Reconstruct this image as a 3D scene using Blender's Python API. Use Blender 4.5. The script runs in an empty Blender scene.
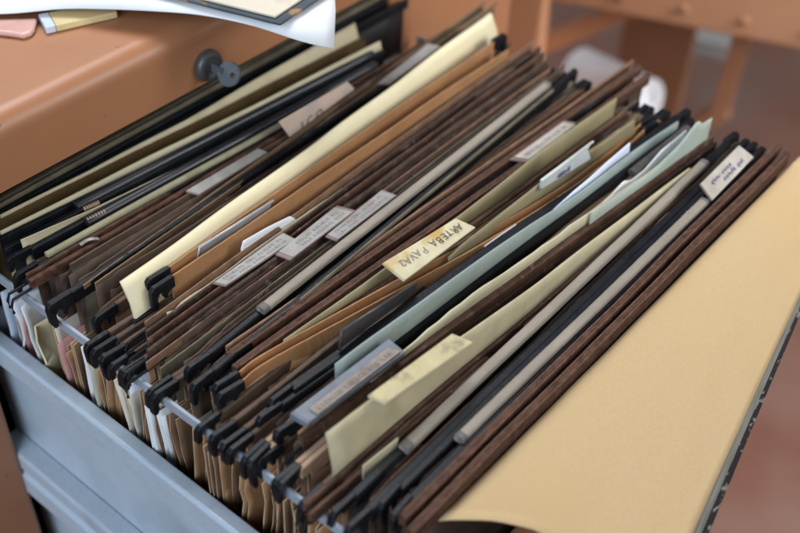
import bpy, bmesh, math, random
from mathutils import Vector, Matrix, noise
random.seed(7)
# metric layout: x runs along the folders (near rail 0, far rail .37), y runs into the cabinet, z = 0 is the folder tops
BARS = {'F01': [{'kind': 'olive', 'a': (0.0, 0.3122, 0.0), 'b': (0.36, 0.3157, 0.0), 'w': 0.004, 'h': 0.008, 'hn': 0, 'hf': 0},
         {'kind': 'oliveedge', 'a': (0.0, 0.3078, 0.0), 'b': (0.365, 0.3092, 0.0), 'w': 0.0012, 'h': 0.012, 'hn': 0, 'hf': 0}],
 'F02': [{'kind': 'black', 'a': (0.0, 0.305, -0.002), 'b': (0.365, 0.3046, -0.002), 'w': 0.003, 'h': 0.008, 'hn': 0, 'hf': 0},
         {'kind': 'black', 'a': (0.0, 0.3015, -0.002), 'b': (0.365, 0.2941, -0.002), 'w': 0.002, 'h': 0.008, 'hn': 0, 'hf': 0}],
 'F03': [{'kind': 'olivebrown', 'a': (-0.002, 0.2978, -0.001), 'b': (0.2969, 0.28, -0.001), 'w': 0.001, 'h': 0.014, 'hn': 0, 'hf': 0},
         {'kind': 'olivebrown', 'a': (-0.002, 0.3017, -0.006), 'b': (0.3023, 0.2809, -0.006), 'w': 0.001, 'h': 0.014, 'hn': 0, 'hf': 0}],
 'F04': [{'kind': 'black', 'a': (0.0011, 0.283, -0.0), 'b': (0.2922, 0.2567, 0.0), 'w': 0.003, 'h': 0.016, 'hn': 0, 'hf': 0},
         {'kind': 'black', 'a': (-0.0038, 0.2734, 0.0), 'b': (0.2839, 0.2578, 0.0), 'w': 0.004, 'h': 0.008, 'hn': 1, 'hf': 1}],
 'F05': [{'kind': 'black', 'a': (-0.008, 0.2648, 0.0), 'b': (0.2788, 0.248, 0.0), 'w': 0.0042, 'h': 0.008, 'hn': 1, 'hf': 1},
         {'kind': 'black', 'a': (-0.0136, 0.2509, 0.0), 'b': (0.2733, 0.2389, 0.0), 'w': 0.003, 'h': 0.008, 'hn': 1, 'hf': 1}],
 'F06': [{'kind': 'rust', 'a': (-0.0078, 0.2478, 0.0), 'b': (0.3209, 0.2434, 0.0), 'w': 0.0022, 'h': 0.006, 'hn': 0, 'hf': 0},
         {'kind': 'rust', 'a': (-0.0096, 0.2428, 0.0), 'b': (0.3175, 0.2371, 0.0), 'w': 0.003, 'h': 0.006, 'hn': 0, 'hf': 0}],
 'F07': [{'kind': 'brown', 'a': (0.012, 0.2372, 0.0), 'b': (0.3142, 0.2328, 0.0), 'w': 0.0012, 'h': 0.004, 'hn': 0, 'hf': 0},
         {'kind': 'black', 'a': (-0.0166, 0.2201, 0.0), 'b': (0.321, 0.2293, 0.0), 'w': 0.0042, 'h': 0.008, 'hn': 2, 'hf': 1}],
 'F09': [{'kind': 'tanedge', 'a': (0.0064, 0.219, 0.0), 'b': (0.3988, 0.2467, 0.0), 'w': 0.001, 'h': 0.003, 'hn': 0, 'hf': 0},
         {'kind': 'tanedge', 'a': (0.0115, 0.2156, 0.0), 'b': (0.4032, 0.2398, 0.0), 'w': 0.001, 'h': 0.003, 'hn': 0, 'hf': 0}],
 'L0': [{'kind': 'brown', 'a': (-0.0037, 0.2005, -0.006), 'b': (0.2774, 0.2118, -0.006), 'w': 0.003, 'h': 0.008, 'hn': 1, 'hf': 0},
        {'kind': 'brown', 'a': (0.0083, 0.1856, -0.008), 'b': (0.2794, 0.1962, -0.008), 'w': 0.003, 'h': 0.008, 'hn': 1, 'hf': 0}],
 'F10': [{'kind': 'tan', 'a': (0.0234, 0.1885, 0.009), 'b': (0.3556, 0.1989, 0.009), 'w': 0.001, 'h': 0.02, 'hn': 1, 'hf': 1},
         {'kind': 'tan', 'a': (0.0215, 0.1837, 0.007), 'b': (0.3419, 0.1872, 0.007), 'w': 0.001, 'h': 0.02, 'hn': 1, 'hf': 0}],
 'F11': [{'kind': 'rustthin', 'a': (0.0093, 0.1737, 0.0005), 'b': (0.3744, 0.1862, 0.0005), 'w': 0.0009, 'h': 0.007, 'hn': 0, 'hf': 0},
         {'kind': 'dark', 'a': (0.0062, 0.1695, -0.0008), 'b': (0.3719, 0.1801, -0.0008), 'w': 0.0014, 'h': 0.007, 'hn': 0, 'hf': 0}],
 'F12': [{'kind': 'rustbrown', 'a': (0.0027, 0.1646, -0.0005), 'b': (0.3661, 0.1737, -0.0005), 'w': 0.0012, 'h': 0.007, 'hn': 0, 'hf': 0},
         {'kind': 'dark', 'a': (-0.0023, 0.1581, 0.0), 'b': (0.3579, 0.1658, 0.0), 'w': 0.0022, 'h': 0.007, 'hn': 0, 'hf': 0}],
 'F13': [{'kind': 'rustthin', 'a': (-0.0066, 0.1551, -0.003), 'b': (0.3524, 0.16, -0.003), 'w': 0.0009, 'h': 0.007, 'hn': 0, 'hf': 0},
         {'kind': 'oliveedge', 'a': (-0.0042, 0.1478, -0.004), 'b': (0.3439, 0.1566, -0.004), 'w': 0.001, 'h': 0.012, 'hn': 0, 'hf': 0}],
 'F14': [{'kind': 'black', 'a': (0.0006, 0.1346, 0.0), 'b': (0.3319, 0.1491, 0.0), 'w': 0.004, 'h': 0.008, 'hn': 1, 'hf': 1},
         {'kind': 'black', 'a': (-0.0056, 0.1242, 0.0), 'b': (0.3636, 0.1442, 0.0), 'w': 0.004, 'h': 0.008, 'hn': 1, 'hf': 1}],
 'F15': [{'kind': 'rustthin', 'a': (0.0247, 0.1316, 0.0), 'b': (0.3994, 0.1206, 0.0), 'w': 0.0015, 'h': 0.008, 'hn': 0, 'hf': 0},
         {'kind': 'rust', 'a': (0.0215, 0.1269, 0.0), 'b': (0.3965, 0.1142, 0.0), 'w': 0.0042, 'h': 0.007, 'hn': 0, 'hf': 0}],
 'F16': [{'kind': 'rust', 'a': (0.0179, 0.1189, 0.0), 'b': (0.39, 0.1042, 0.0), 'w': 0.004, 'h': 0.007, 'hn': 0, 'hf': 0}],
 'F17': [{'kind': 'rust', 'a': (0.0386, 0.1154, -0.004), 'b': (0.3477, 0.0947, -0.004), 'w': 0.002, 'h': 0.008, 'hn': 0, 'hf': 0, 'via': [(0.1495, 0.102, -0.004), (0.2114, 0.099, -0.004)]},
         {'kind': 'tanedge',
          'a': (0.0375, 0.1144, -0.006),
          'b': (0.3523, 0.0872, -0.006),
          'w': 0.001,
          'h': 0.012,
          'hn': 0,
          'hf': 0,
          'via': [(0.1461, 0.0992, -0.006), (0.2075, 0.096, -0.006)]}],
 'F18': [{'kind': 'tan',
          'a': (0.0012, 0.1165, -0.0),
          'b': (0.3502, 0.0761, 0.0),
          'w': 0.001,
          'h': 0.022,
          'hn': 1,
          'hf': 1,
          'via': [(0.0193, 0.1163, -0.0), (0.0375, 0.1139, 0.0), (0.1193, 0.0986, 0.0), (0.1734, 0.0886, 0.0), (0.2439, 0.0793, 0.0), (0.2961, 0.0769, 0.0)]},
         {'kind': 'tan',
          'a': (-0.0015, 0.1109, -0.0),
          'b': (0.3455, 0.0712, 0.0),
          'w': 0.001,
          'h': 0.022,
          'hn': 1,
          'hf': 1,
          'via': [(0.0165, 0.1106, 0.0), (0.0349, 0.1087, 0.0), (0.1165, 0.0936, 0.0), (0.17, 0.0834, 0.0), (0.2406, 0.0744, 0.0), (0.2924, 0.0718, -0.0)]}],
 'F19': [{'kind': 'black', 'a': (0.0119, 0.09, -0.0), 'b': (0.372, 0.0626, 0.0), 'w': 0.006, 'h': 0.012, 'hn': 1, 'hf': 1},
         {'kind': 'black', 'a': (0.002, 0.0881, -0.002), 'b': (0.3669, 0.0572, -0.002), 'w': 0.004, 'h': 0.01, 'hn': 1, 'hf': 1}],
 'F20': [{'kind': 'black', 'a': (-0.0005, 0.0745, 0.001), 'b': (0.357, 0.0547, 0.001), 'w': 0.003, 'h': 0.008, 'hn': 1, 'hf': 1},  # first bar raised and blackened to stand for shadow below the teal sheet
         {'kind': 'dark', 'a': (-0.0134, 0.0736, -0.006), 'b': (0.3527, 0.0479, -0.006), 'w': 0.003, 'h': 0.008, 'hn': 1, 'hf': 0}],
 'F21': [{'kind': 'rustbrown', 'a': (0.0063, 0.0641, 0.001), 'b': (0.3533, 0.0372, 0.001), 'w': 0.004, 'h': 0.007, 'hn': 0, 'hf': 0},
         {'kind': 'dark', 'a': (0.0074, 0.0629, -0.004), 'b': (0.3543, 0.0337, -0.004), 'w': 0.002, 'h': 0.014, 'hn': 0, 'hf': 0}],
 'F22': [{'kind': 'rustbrown', 'a': (-0.0173, 0.0395, -0.002), 'b': (0.3246, 0.0263, -0.002), 'w': 0.002, 'h': 0.008, 'hn': 0, 'hf': 0},
         {'kind': 'rustbrown', 'a': (-0.0197, 0.0343, -0.002), 'b': (0.3207, 0.0215, -0.002), 'w': 0.002, 'h': 0.008, 'hn': 0, 'hf': 0}],
 'F23': [{'kind': 'black', 'a': (-0.016, 0.0255, 0.0), 'b': (0.3691, 0.0269, 0.0), 'w': 0.0045, 'h': 0.008, 'hn': 1, 'hf': 1},
         {'kind': 'black', 'a': (-0.0171, 0.0159, 0.0), 'b': (0.3667, 0.0181, 0.0), 'w': 0.0045, 'h': 0.008, 'hn': 1, 'hf': 1}],
 'F24': [{'kind': 'black', 'a': (0.0009, 0.013, 0.0), 'b': (0.3671, 0.0129, 0.0), 'w': 0.0045, 'h': 0.008, 'hn': 1, 'hf': 1},
         {'kind': 'black', 'a': (-0.0004, 0.0052, 0.0), 'b': (0.3654, 0.0066, 0.0), 'w': 0.0045, 'h': 0.008, 'hn': 1, 'hf': 1}],
 'F25': [{'kind': 'rust', 'a': (0.0029, 0.0014, 0.002), 'b': (0.3714, 0.0006, 0.002), 'w': 0.0044, 'h': 0.01, 'hn': 0, 'hf': 0},
         {'kind': 'rust', 'a': (-0.0, -0.0049, 0.001), 'b': (0.3682, -0.0065, 0.001), 'w': 0.0044, 'h': 0.01, 'hn': 0, 'hf': 0}],
 'L1': [{'kind': 'brown', 'a': (-0.018, 0.19, -0.008), 'b': (0.37, 0.1827, -0.01), 'w': 0.003, 'h': 0.007, 'hn': 1, 'hf': 1},
        {'kind': 'brown', 'a': (-0.018, 0.1778, -0.008), 'b': (0.37, 0.1713, -0.01), 'w': 0.003, 'h': 0.007, 'hn': 1, 'hf': 1},
        {'kind': 'brown', 'a': (-0.018, 0.1843, -0.008), 'b': (0.37, 0.1774, -0.01), 'w': 0.003, 'h': 0.007, 'hn': 1, 'hf': 1}],
 'L2': [{'kind': 'brown', 'a': (-0.018, 0.1631, -0.008), 'b': (0.37, 0.1576, -0.01), 'w': 0.003, 'h': 0.007, 'hn': 1, 'hf': 1},
        {'kind': 'brown', 'a': (-0.018, 0.1708, -0.009), 'b': (0.37, 0.1649, -0.011), 'w': 0.003, 'h': 0.007, 'hn': 1, 'hf': 1},
        {'kind': 'brown', 'a': (-0.018, 0.1613, -0.008), 'b': (0.37, 0.156, -0.01), 'w': 0.003, 'h': 0.007, 'hn': 1, 'hf': 1}],
 'L3': [{'kind': 'brown', 'a': (-0.018, 0.1423, -0.007), 'b': (0.37, 0.1384, -0.009), 'w': 0.003, 'h': 0.007, 'hn': 1, 'hf': 1},
        {'kind': 'brown', 'a': (-0.018, 0.139, -0.007), 'b': (0.37, 0.1352, -0.009), 'w': 0.003, 'h': 0.007, 'hn': 1, 'hf': 1}],
 'L4': [{'kind': 'brown', 'a': (-0.018, 0.0991, -0.006), 'b': (0.37, 0.0982, -0.008), 'w': 0.003, 'h': 0.007, 'hn': 1, 'hf': 1},
        {'kind': 'brown', 'a': (-0.018, 0.1082, -0.007), 'b': (0.37, 0.1066, -0.009), 'w': 0.003, 'h': 0.007, 'hn': 1, 'hf': 1},
        {'kind': 'brown', 'a': (-0.018, 0.0917, -0.006), 'b': (0.37, 0.0912, -0.008), 'w': 0.003, 'h': 0.007, 'hn': 1, 'hf': 1}],
 'L5': [{'kind': 'sleevetan', 'a': (-0.018, 0.0774, -0.004), 'b': (0.37, 0.078, -0.006), 'w': 0.003, 'h': 0.007, 'hn': 1, 'hf': 1},
        {'kind': 'brown', 'a': (-0.018, 0.0869, -0.006), 'b': (0.37, 0.0868, -0.008), 'w': 0.003, 'h': 0.007, 'hn': 1, 'hf': 1},
        {'kind': 'sleevetan', 'a': (-0.018, 0.0739, -0.004), 'b': (0.37, 0.0747, -0.006), 'w': 0.003, 'h': 0.007, 'hn': 1, 'hf': 1}],
 'L6': [{'kind': 'sleevetan', 'a': (-0.018, 0.0584, -0.004), 'b': (0.37, 0.0603, -0.006), 'w': 0.003, 'h': 0.007, 'hn': 1, 'hf': 1},
        {'kind': 'sleevetan', 'a': (-0.018, 0.055, -0.004), 'b': (0.37, 0.0571, -0.006), 'w': 0.003, 'h': 0.007, 'hn': 1, 'hf': 1},
        {'kind': 'brown', 'a': (-0.018, 0.0421, -0.006), 'b': (0.37, 0.0452, -0.008), 'w': 0.003, 'h': 0.007, 'hn': 1, 'hf': 1}]}
SLEEVES = {'F04': [{'a': (0.0447, 0.2733, 0.0015), 'b': (0.2831, 0.2589, 0.0015), 'h': 0.005, 'kind': 'sleeveblack', 'w': 0.006}],
 'F05': [{'a': (0.0395, 0.2578, 0.0015), 'b': (0.2736, 0.2481, 0.0015), 'h': 0.005, 'kind': 'sleeveblack', 'w': 0.006},
         {'a': (0.008, 0.2515, 0.0015), 'b': (0.196, 0.244, 0.0015), 'h': 0.004, 'kind': 'sleeveolive', 'w': 0.004}],
 'F14': [{'a': (0.0527, 0.1359, 0.003), 'b': (0.3311, 0.1466, 0.003), 'h': 0.0045, 'kind': 'sleevegrey', 'w': 0.0062},
         {'a': (0.0719, 0.1263, 0.001), 'b': (0.328, 0.1403, 0.001), 'h': 0.003, 'kind': 'oliveedge', 'w': 0.0015}],
 'F20': [{'a': (0.2836, 0.0542, 0.0015), 'b': (0.3493, 0.0521, 0.0015), 'h': 0.005, 'kind': 'sleevedark', 'w': 0.006}],
 'F23': [{'a': (0.0317, 0.0246, 0.003), 'b': (0.3227, 0.0259, 0.003), 'h': 0.005, 'kind': 'sleevegrey', 'w': 0.0062}],
 'F24': [{'a': (0.0524, 0.0087, 0.003), 'b': (0.2887, 0.008, 0.003), 'h': 0.005, 'kind': 'sleevegrey', 'w': 0.0062}]}
SHEETS = {'C1': {'depth': 0.17,
        'lean': 0.3249,
        'thick': 0.0006,
        'top': [(0.0116, 0.2974, 0.0012), (0.0709, 0.294, 0.0011), (0.1376, 0.2905, 0.0021), (0.2046, 0.2878, 0.0055), (0.294, 0.284, 0.0097), (0.2968, 0.2808, 0.0003)]},
 'C2': {'depth': 0.17,
        'lean': 0.1763,
        'thick': 0.0006,
        'top': [(0.0034, 0.2858, 0.0012), (0.0408, 0.2824, 0.0018), (0.0992, 0.2771, 0.0034), (0.1857, 0.2689, 0.0037), (0.2919, 0.2593, 0.0061), (0.2977, 0.2577, 0.0003)]},
 'C3': {'depth': 0.02, 'lean': 0.0, 'thick': 0.0006, 'top': [(0.0036, 0.2658, 0.0059), (0.0461, 0.2626, 0.0021), (0.0937, 0.259, 0.0009), (0.162, 0.2538, 0.0044)]},
 'C5': {'depth': 0.05, 'lean': 0.0, 'thick': 0.0006, 'top': [(0.0119, 0.0311, 0.0023), (0.0333, 0.0289, 0.0044)]},
 'P1': {'depth': 0.1, 'lean': 0.0, 'thick': 0.0006, 'top': [(0.2098, 0.0676, 0.0036), (0.2369, 0.0658, 0.0088), (0.2657, 0.064, 0.0116), (0.2917, 0.0623, 0.0145), (0.2992, 0.0618, 0.0004)]},
 'P2': {'depth': 0.08,
        'lean': 0.0,
        'thick': 0.0006,
        'top': [(0.2414, 0.0518, 0.0011), (0.2547, 0.0509, 0.0033), (0.2658, 0.0502, 0.0068), (0.2753, 0.0496, 0.0025), (0.2889, 0.0487, 0.0028), (0.305, 0.0476, 0.0094),
                (0.3309, 0.0459, 0.0115), (0.3372, 0.0455, 0.0039)]},
 'S1': {'depth': 0.17,
        'lean': 0.4452,
        'thick': 0.002,
        'top': [(0.0121, 0.1926, 0.0142), (0.0169, 0.1929, 0.0142), (0.0846, 0.1976, 0.0138), (0.1619, 0.2031, 0.0136), (0.2531, 0.2098, 0.0138), (0.2992, 0.2133, 0.0143),
                (0.3622, 0.218, 0.0147), (0.3656, 0.2119, 0.0006)]},
 'S2': {'depth': 0.17,
        'lean': 0.0,
        'thick': 0.001,
        'top': [(0.046, 0.1126, 0.0007), (0.0638, 0.1117, 0.0006), (0.131, 0.1083, 0.0022), (0.1811, 0.1058, 0.0024), (0.2548, 0.1021, 0.0084), (0.3364, 0.098, 0.0092),
                (0.3333, 0.0981, 0.0)]},
 'S2b': {'depth': 0.1,
         'lean': 0.0,
         'thick': 0.0006,
         'top': [(0.1496, 0.0899, 0.0008), (0.159, 0.0891, 0.0037), (0.2271, 0.0836, 0.0103), (0.2852, 0.0789, 0.0086), (0.321, 0.076, 0.0108), (0.3291, 0.0753, 0.0018)]},
 'S3': {'depth': 0.17,
        'lean': 0.0,
        'thick': 0.0012,
        'top': [(0.0407, 0.0737, 0.015), (0.0748, 0.0719, 0.0143), (0.1155, 0.0698, 0.0146), (0.1644, 0.0672, 0.0121), (0.219, 0.0643, 0.0084), (0.2792, 0.0611, 0.0078),
                (0.3433, 0.0578, 0.0065), (0.3442, 0.0577, 0.0007)]},
 'S4': {'depth': 0.17,
        'lean': 0.0,
        'thick': 0.0012,
        'top': [(0.0525, 0.0621, 0.0039), (0.0801, 0.0601, 0.0051), (0.109, 0.0579, 0.0086), (0.1333, 0.0561, 0.0107), (0.1643, 0.0538, 0.0094), (0.1992, 0.0511, 0.0076),
                (0.2362, 0.0484, 0.0075), (0.277, 0.0453, 0.0037), (0.3087, 0.043, 0.0037), (0.3304, 0.0413, 0.0049), (0.3394, 0.0407, 0.0051), (0.3437, 0.0403, -0.0)]},
 'S4b': {'depth': 0.17,
         'lean': 0.0,
         'thick': 0.0006,
         'top': [(0.2248, 0.047, 0.01), (0.2519, 0.0448, 0.0081), (0.2821, 0.0423, 0.0075), (0.3118, 0.0399, 0.0132), (0.329, 0.0385, 0.0224), (0.3368, 0.0379, 0.0166),
                 (0.3471, 0.0371, 0.0162), (0.3462, 0.0372, 0.0017)]},
 'S5': {'depth': 0.17,
        'lean': 0.1405,
        'thick': 0.0012,
        'top': [(0.0023, 0.0436, 0.0231), (0.0494, 0.0417, 0.0212), (0.0999, 0.0391, 0.0152), (0.1574, 0.0365, 0.0102), (0.2232, 0.0337, 0.0067), (0.3108, 0.03, 0.0015),
                (0.3113, 0.0295, -0.0015)]},
 'W1': {'depth': 0.1, 'lean': 0.0, 'thick': 0.0006, 'top': [(0.0791, 0.1768, 0.002), (0.0811, 0.1768, 0.0064), (0.1002, 0.1772, 0.0042), (0.1178, 0.1775, 0.0011), (0.1413, 0.178, 0.0007)]},
 'W2': {'depth': 0.1, 'lean': 0.0, 'thick': 0.0006, 'top': [(0.1717, 0.0811, -0.0005), (0.1845, 0.0802, -0.0001), (0.1985, 0.0791, -0.0002), (0.2109, 0.0782, 0.0008)]}}
TABS = {'T1': [(0.0943, 0.2382, 0.001), (0.0979, 0.2305, -0.0), (0.1542, 0.2309, 0.0), (0.1521, 0.2372, 0.001)],
 'T10': [(0.0598, 0.0871, 0.0141), (0.0583, 0.0871, 0.0014), (0.1046, 0.0864, 0.0), (0.1174, 0.0862, 0.0011), (0.117, 0.0862, 0.007)],
 'T12': [(0.007, 0.0706, 0.012), (0.0089, 0.0613, 0.01), (0.0724, 0.0565, 0.01), (0.0727, 0.0675, 0.012)],
 'T12c': [(0.0145, 0.0658, 0.0125), (0.0152, 0.061, 0.0115), (0.0702, 0.0579, 0.0115), (0.0674, 0.0637, 0.0125)],
 'T13': [(0.0271, 0.0418, 0.0285), (0.0301, 0.0339, 0.0265), (0.0874, 0.0283, 0.0245), (0.0836, 0.0385, 0.0265)],
 'T14': [(0.2884, 0.0136, 0.0105), (0.2885, 0.004, 0.003), (0.3455, 0.0052, 0.003), (0.3399, 0.0144, 0.0105)],
 'T2': [(0.2535, 0.23, 0.002), (0.261, 0.2243, 0.001), (0.3227, 0.2289, 0.001), (0.3179, 0.2376, 0.002)],
 'T3': [(0.0602, 0.1884, 0.009), (0.0581, 0.1884, 0.0033), (0.0632, 0.1883, -0.0021), (0.1106, 0.1877, 0.0), (0.1151, 0.1877, 0.0088)],
 'T4': [(0.0509, 0.1694, 0.001), (0.0548, 0.1632, 0.0), (0.1069, 0.1618, 0.0), (0.1053, 0.1708, 0.001)],
 'T5': [(0.0884, 0.1603, 0.002), (0.091, 0.1517, 0.001), (0.1467, 0.1536, 0.001), (0.1419, 0.1638, 0.002)],
 'T6': [(0.119, 0.1521, 0.0), (0.1211, 0.1451, -0.001), (0.1752, 0.1463, -0.001), (0.1724, 0.156, 0.0)],
 'T7': [(0.2453, 0.1172, 0.001), (0.2517, 0.1076, -0.0), (0.3086, 0.1067, 0.0), (0.3032, 0.1155, 0.001)],
 'T8': [(0.1123, 0.1054, 0.012), (0.1135, 0.0914, 0.007), (0.1739, 0.0896, 0.007), (0.1676, 0.0992, 0.012)],
 'T9': [(0.2252, 0.0822, 0.0142), (0.2257, 0.0821, 0.0068), (0.2734, 0.0773, 0.0053), (0.2684, 0.0778, 0.0143), (0.272, 0.0775, 0.0191)],
 'T_ICO': [(0.1634, 0.2296, 0.0177), (0.1729, 0.2305, 0.0014), (0.2403, 0.2367, 0.0015), (0.2326, 0.236, 0.0107)]}
SC = bpy.context.scene
COL = SC.collection

# ------------------------------------------------------------------ materials
def mat(name, rgb, rough=.7, var=.18, scale=60, var2=0, bump=0.0, bscale=400, spec=.25, stain=None, stain_scale=25, stain_lo=.55, stain_hi=.75,
        stretch=None, alpha=1.0, metal=0.0, trans=0.0, coat=0.0):
    m = bpy.data.materials.new(name); m.use_nodes = True
    nt = m.node_tree; N = nt.nodes; L = nt.links
    b = N['Principled BSDF']
    tc = N.new('ShaderNodeTexCoord')
    mp = N.new('ShaderNodeMapping'); L.new(tc.outputs['Object'], mp.inputs['Vector'])
    if stretch: mp.inputs['Scale'].default_value = stretch
    n = N.new('ShaderNodeTexNoise'); n.inputs['Scale'].default_value = scale; n.inputs['Detail'].default_value = 6
    n.inputs['Roughness'].default_value = .65
    L.new(mp.outputs['Vector'], n.inputs['Vector'])
    r = N.new('ShaderNodeValToRGB')
    lo = [max(0, c*(1-var)) for c in rgb]; hi = [min(1, c*(1+var)) for c in rgb]
    r.color_ramp.elements[0].position = .3; r.color_ramp.elements[1].position = .7
    r.color_ramp.elements[0].color = (*lo, 1); r.color_ramp.elements[1].color = (*hi, 1)
    L.new(n.outputs['Fac'], r.inputs['Fac'])
    out = r.outputs['Color']
    if stain:
        n2 = N.new('ShaderNodeTexNoise'); n2.inputs['Scale'].default_value = stain_scale; n2.inputs['Detail'].default_value = 5
        L.new(mp.outputs['Vector'], n2.inputs['Vector'])
        mr = N.new('ShaderNodeMapRange'); mr.inputs['From Min'].default_value = stain_lo; mr.inputs['From Max'].default_value = stain_hi
        L.new(n2.outputs['Fac'], mr.inputs['Value'])
        mx = N.new('ShaderNodeMix'); mx.data_type = 'RGBA'
        L.new(mr.outputs['Result'], mx.inputs['Factor']); L.new(out, mx.inputs[6]); mx.inputs[7].default_value = (*stain, 1)
        out = mx.outputs[2]
    L.new(out, b.inputs['Base Color'])
    rr = N.new('ShaderNodeMapRange'); rr.inputs['To Min'].default_value = max(.05, rough-.12); rr.inputs['To Max'].default_value = min(1, rough+.12)
    L.new(n.outputs['Fac'], rr.inputs['Value']); L.new(rr.outputs['Result'], b.inputs['Roughness'])
    b.inputs['Specular IOR Level'].default_value = spec
    b.inputs['Metallic'].default_value = metal
    b.inputs['Transmission Weight'].default_value = trans
    b.inputs['Coat Weight'].default_value = coat
    b.inputs['Alpha'].default_value = alpha
    if bump:
        nb = N.new('ShaderNodeTexNoise'); nb.inputs['Scale'].default_value = bscale; nb.inputs['Detail'].default_value = 4
        L.new(mp.outputs['Vector'], nb.inputs['Vector'])
        bp = N.new('ShaderNodeBump'); bp.inputs['Strength'].default_value = bump; bp.inputs['Distance'].default_value = .001
        L.new(nb.outputs['Fac'], bp.inputs['Height']); L.new(bp.outputs['Normal'], b.inputs['Normal'])
    return m

M = {}
M['rust'] = mat('rust_fibreboard', (.070, .034, .023), .6, .55, 200, bump=.6, bscale=900, spec=.15, stain=(.135, .068, .040), stain_scale=420, stain_lo=.48, stain_hi=.80, stretch=(.6, 1, 1))
M['rustridge'] = mat('worn_ridge', (.115, .060, .040), .65, .5, 260)
M['rustthin'] = mat('rust_edge', (.20, .115, .075), .6, .3, 120)
M['rustbrown'] = mat('brown_fibreboard', (.090, .047, .031), .65, .45, 90, bump=.4, stain=(.22, .14, .11), stain_scale=200, stain_lo=.6, stain_hi=.74)
M['dark'] = mat('dark_brown_fibreboard', (.058, .034, .025), .65, .5, 100, bump=.4, stain=(.17, .12, .10), stain_scale=180, stain_lo=.6, stain_hi=.75)
M['brown'] = mat('brown_board', (.10, .065, .045), .6, .3, 90)
M['black'] = mat('black_plastic', (.008, .009, .0115), .40, .4, 120, bump=.15, spec=.18, stain=(.035, .035, .037), stain_scale=190, stain_lo=.62, stain_hi=.85)
M['sleeveblack'] = mat('black_sleeve', (.016, .018, .023), .36, .3, 90, spec=.5)
M['sleevedark'] = mat('dark_grey_sleeve', (.075, .066, .062), .45, .25, 90)
M['sleevegrey'] = mat('grey_sleeve', (.27, .232, .188), .5, .2, 50, bump=.2, stain=(.16, .125, .095), stain_scale=45, stain_lo=.55, stain_hi=.8, stretch=(.3, 1, 1))
M['endcap'] = mat('dull_end_cap', (.13, .12, .112), .45, .3, 90)
M['sleeveolive'] = mat('olive_cream_strip', (.27, .25, .16), .65, .18, 60, stain=(.2, .16, .09), stain_scale=50, stain_lo=.55, stain_hi=.8)
M['sleevetan'] = mat('tan_sleeve', (.36, .24, .16), .6, .2, 80)
M['olive'] = mat('olive_board', (.060, .052, .038), .6, .3, 60)
M['oliveedge'] = mat('olive_edge', (.14, .12, .082), .6, .3, 60)
M['olivebrown'] = mat('olive_brown_card', (.085, .052, .020), .7, .25, 40, stain=(.1, .06, .03), stain_scale=15)
M['tan'] = mat('tan_card', (.37, .190, .085), .68, .16, 45, bump=.15, stain=(.24, .115, .05), stain_scale=22, stain_lo=.55, stain_hi=.8)
M['tanedge'] = mat('tan_edge_card', (.20, .130, .075), .7, .25, 60, stain=(.11, .06, .035), stain_scale=30)
M['cov_dark'] = mat('dark_cover', (.050, .034, .026), .65, .35, 40)
M['cov_black'] = mat('black_cover', (.010, .010, .011), .6, .3, 40)
M['cov_grey'] = mat('grey_brown_cover', (.060, .048, .038), .65, .3, 40)
M['cov_brown'] = mat('brown_cover', (.16, .088, .050), .7, .3, 40, stain=(.08, .045, .03), stain_scale=20)
M['cov_tan'] = mat('tan_cover', (.34, .185, .09), .7, .2, 40, stain=(.2, .10, .05), stain_scale=20)
M['cov_olive'] = mat('olive_cover', (.085, .068, .042), .7, .3, 40)
M['cream'] = mat('cream_paper', (.74, .655, .43), .75, .05, 25, stain=(.68, .56, .33), stain_scale=18, stain_lo=.56, stain_hi=.85, bump=.1)
M['creamdull'] = mat('dull_cream_paper', (.48, .42, .28), .75, .10, 30, stain=(.38, .30, .17), stain_scale=20)
M['olivepaper'] = mat('olive_paper', (.29, .245, .14), .75, .15, 30, stain=(.22, .17, .08), stain_scale=25)
M['yellowpaper'] = mat('yellow_card', (.46, .40, .255), .75, .14, 35, stain=(.24, .19, .11), stain_scale=28, stain_lo=.52, stain_hi=.8)
M['teal'] = mat('teal_paper', (.265, .315, .295), .7, .10, 30, bump=.15, stain=(.17, .22, .20), stain_scale=30)
M['beigegreen'] = mat('beige_paper', (.50, .45, .31), .75, .10, 30, stain=(.30, .26, .16), stain_scale=35, bump=.2)
M['tealpale'] = mat('pale_teal_paper', (.37, .425, .375), .7, .10, 30, stain=(.44, .43, .33), stain_scale=12, stain_lo=.55, stain_hi=.8)
M['white'] = mat('white_paper', (.70, .715, .74), .7, .04, 30)
M['lilac'] = mat('lilac_white_paper', (.66, .70, .82), .65, .05, 30)
M['offwhite'] = mat('off_white_paper', (.66, .61, .52), .75, .08, 40, stain=(.45, .36, .24), stain_scale=30)
M['pinkpaper'] = mat('pink_paper', (.55, .27, .25), .7, .12, 40)
M['greencream'] = mat('green_cream_paper', (.46, .44, .34), .75, .10, 40)
M['olivegrey'] = mat('olive_grey_card', (.27, .26, .19), .75, .12, 40, stain=(.18, .15, .1), stain_scale=30)
M['bluewhite'] = mat('blue_white_plastic', (.55, .63, .74), .4, .08, 30)
M['tabgrey'] = mat('grey_label_card', (.28, .268, .25), .5, .2, 120, spec=.45, stain=(.21, .175, .145), stain_scale=70, stain_lo=.5, stain_hi=.8)
M['tabrim'] = mat('brown_label_holder', (.20, .145, .125), .45, .25, 120)
M['tabwhite'] = mat('white_label_card', (.46, .42, .365), .6, .12, 90, stain=(.33, .27, .21), stain_scale=55, stain_lo=.48, stain_hi=.75)
M['tabbeige'] = mat('beige_label_card', (.30, .245, .21), .6, .18, 200, stain=(.19, .15, .13), stain_scale=90)
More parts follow.
